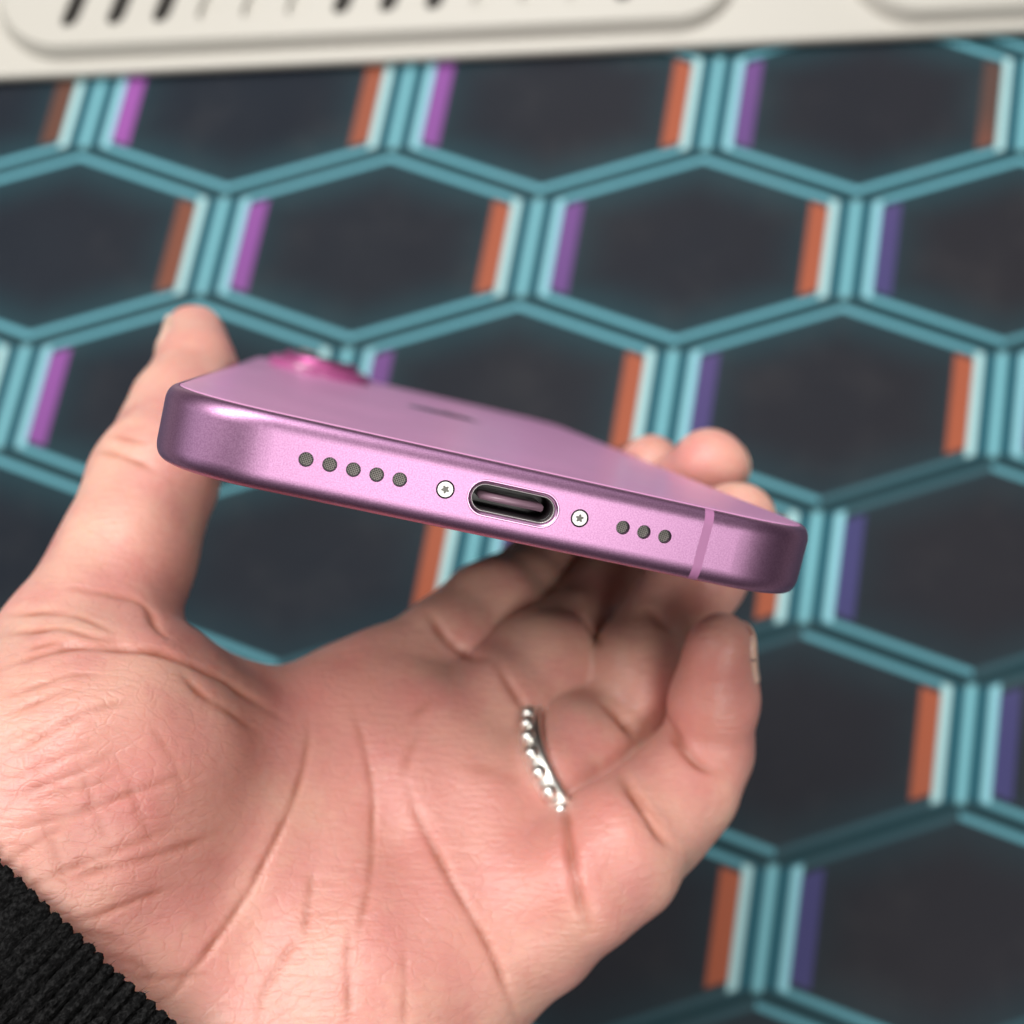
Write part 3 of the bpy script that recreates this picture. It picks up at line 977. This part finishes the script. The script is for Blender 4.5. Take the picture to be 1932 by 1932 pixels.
HAND, HAND_BASE = build_hand()

# ------------------------------------------------------------------ ring
def build_ring():
    p0, p1 = uv(1085, 1440, 150), uv(1190, 1345, 171)
    c = uv(1102, 1466, 151)
    ax = np.array([0.80, -0.55, -0.28]); ax /= np.linalg.norm(ax)
    e1 = np.cross(ax, [0, 0, 1.0]); e1 /= np.linalg.norm(e1)
    e2 = np.cross(ax, e1)
    R = 9.0
    root = bpy.data.objects.new("finger_ring", None); col.objects.link(root)
    base = to_world(c)
    root.location = base
    tag(root, "silver beaded ring on the finger next to the little finger", "ring")
    def surf(th):
        d = e1 * math.cos(th) + e2 * math.sin(th)
        r = 16.0
        for _ in range(30):
            s = float(chain((c + d * r)[None], FINGERS['ring'], 2.5)[0])
            r -= s * 0.8
        return d, r
    vv, ff = [], []
    nr, ns = 72, 10
    rad = [surf(2 * math.pi * i / nr) for i in range(nr)]
    for i, (d, r) in enumerate(rad):
        for j in range(ns):
            a = 2 * math.pi * j / ns
            vv.append(c + d * (r + 0.7 + 0.8 * math.cos(a)) + ax * (1.75 * math.sin(a)))
    for i in range(nr):
        for j in range(ns):
            ff.append((i * ns + j, i * ns + (j + 1) % ns, ((i + 1) % nr) * ns + (j + 1) % ns, ((i + 1) % nr) * ns + j))
    pydata("band", to_world(np.array(vv)) - base, ff, M_SILVER, root)
    bm = bmesh.new()
    bmesh.ops.create_icosphere(bm, subdivisions=2, radius=1.0)
    for f in bm.faces:
        f.smooth = True
    me = bpy.data.meshes.new("bead"); bm.to_mesh(me); bm.free()
    me.materials.append(M_SILVER)
    nb = 32
    for i in range(nb):
        d, r = surf(2 * math.pi * (i + 0.5) / nb)
        b = bpy.data.objects.new("bead", me); col.objects.link(b); b.parent = root
        q = to_world(c + d * (r + 1.35)) - base
        b.location = q
        b.scale = (0.00118,) * 3
        b.rotation_euler = tuple(rng.uniform(0, 3, 3))
build_ring()

# ------------------------------------------------------------------ sleeve
def build_sleeve():
    ax = np.array([0.62, -0.66, 0.42]); ax /= np.linalg.norm(ax)
    e1 = np.array([0.71, 0.70, 0.0]); e1 -= ax * (e1 @ ax); e1 /= np.linalg.norm(e1)
    e2 = np.cross(e1, ax)
    if e2[2] > 0:
        e2 = -e2
    front = uv(124, 1766, 108.5)
    c0 = front - e2 * 20.5 + e1 * 4.0
    RIBS, PER = 118, 10
    nt = RIBS * PER
    a_, b_ = 33.0, 20.0
    ths = np.linspace(0, 2 * np.pi, 4001)
    ex, ey = a_ * np.cos(ths), b_ * np.sin(ths)
    arc = np.r_[0, np.cumsum(np.hypot(np.diff(ex), np.diff(ey)))]
    th = np.interp(np.arange(nt) / nt * arc[-1], arc, ths)
    dirs = np.cos(th)[:, None] * a_ * e1 + np.sin(th)[:, None] * b_ * e2
    rell = np.linalg.norm(dirs, axis=1); dirs /= rell[:, None]
    ss = np.r_[np.arange(0, 14, 0.42), np.arange(14, 44, 0.9), np.arange(44, 130, 4.0)]
    # clearance: the cuff must stand just off the skin
    need = rell.copy()
    for s in (0, 6, 14, 24, 36):
        r = np.full(nt, 60.0)
        for _ in range(40):
            d = body_sdf(c0 - ax * s + dirs * r[:, None])
            r -= np.clip(d - 1.5, -3, 6) * 0.8
        need = np.maximum(need, np.where(r > 8, r, 0))
    k = np.hanning(121); k /= k.sum()
    need = np.convolve(np.r_[need[-60:], need, need[:60]], k, 'valid')
    ph = np.arange(nt) / PER
    jit = rng.normal(0, 1, (RIBS + 1,))
    rib = np.abs(np.sin(np.pi * ph)) ** 0.9
    ribj = np.interp(ph, np.arange(RIBS + 1), jit)
    rows = []
    # hem: inner edge -> rolled lip -> outside
    lip = [(-0.3, -1.5), (0.2, -0.9), (0.55, -0.2)]
    prof = [(-s, o) for s, o in [(9.0, -1.7), (4.0, -1.7), (1.0, -1.6)]]
    prof += [(0.25, -1.1), (0.55, -0.5)]
    prof += [(0.5 - s * 1.0, 0.0 if s > 0.5 else -0.15) for s in ss]
    verts = []
    for s, off in prof:
        swirl = 0.02 * s
        rr = need + off + 0.9 * rib * (1 if s < 0.7 else 0.8) + 0.05 * ribj
        edge = (0.55 * rib + 0.12 * ribj) * (1.0 if s > -1.5 else max(0.0, 1 + (s + 1.5) / 3))
        p = c0 + ax * (s + edge)[:, None] + dirs * rr[:, None]
        # woolly unevenness
        q = p / 1.0
        p = p + dirs * (0.2 * np.sin(q @ np.array([5.1, 3.3, 4.2]) + 2 * np.sin(q @ np.array([1.7, 2.9, -2.1])))
                        + rng.normal(0, 0.06, nt))[:, None] + rng.normal(0, 0.05, (nt, 3))
        verts.append(p)
    V = np.concatenate(verts)
    F_ = []
    for r in range(len(prof) - 1):
        b = r * nt
        for i in range(nt):
            j = (i + 1) % nt
            F_.append((b + i, b + j, b + nt + j, b + nt + i))
    o = pydata("sleeve", to_world(V) - HAND_BASE, F_, M_KNIT, HAND)
    tag(o, "black ribbed knit cuff")
    # loose fibres
    vis = [r for r in range(3, len(prof)) if prof[r][0] > -40]
    fv, ffc = [], []
    for _ in range(15000):
        r = vis[int(rng.integers(len(vis)))]; i = int(rng.integers(nt))
        p = verts[r][i]
        out = dirs[i] * 0.7 + rng.normal(0, 0.6, 3) + ax * (0.3 if prof[r][0] > -1 else 0.0)
        out /= np.linalg.norm(out)
        ln = rng.uniform(0.25, 0.9); w = 0.022
        side = np.cross(out, rng.normal(0, 1, 3)); side /= np.linalg.norm(side)
        bend = rng.normal(0, 0.25, 3)
        b = len(fv)
        fv += [p - side * w, p + side * w, p + out * ln * .5 + side * w * .8 + bend * .2, p + out * ln * .5 - side * w * .8 + bend * .2, p + out * ln + bend * .6]
        ffc += [(b, b + 1, b + 2, b + 3), (b + 3, b + 2, b + 4)]
    f = pydata("fuzz", to_world(np.array(fv)) - HAND_BASE, ffc, M_KNIT, o, recalc=False)
    tag(f, kind="stuff")
build_sleeve()
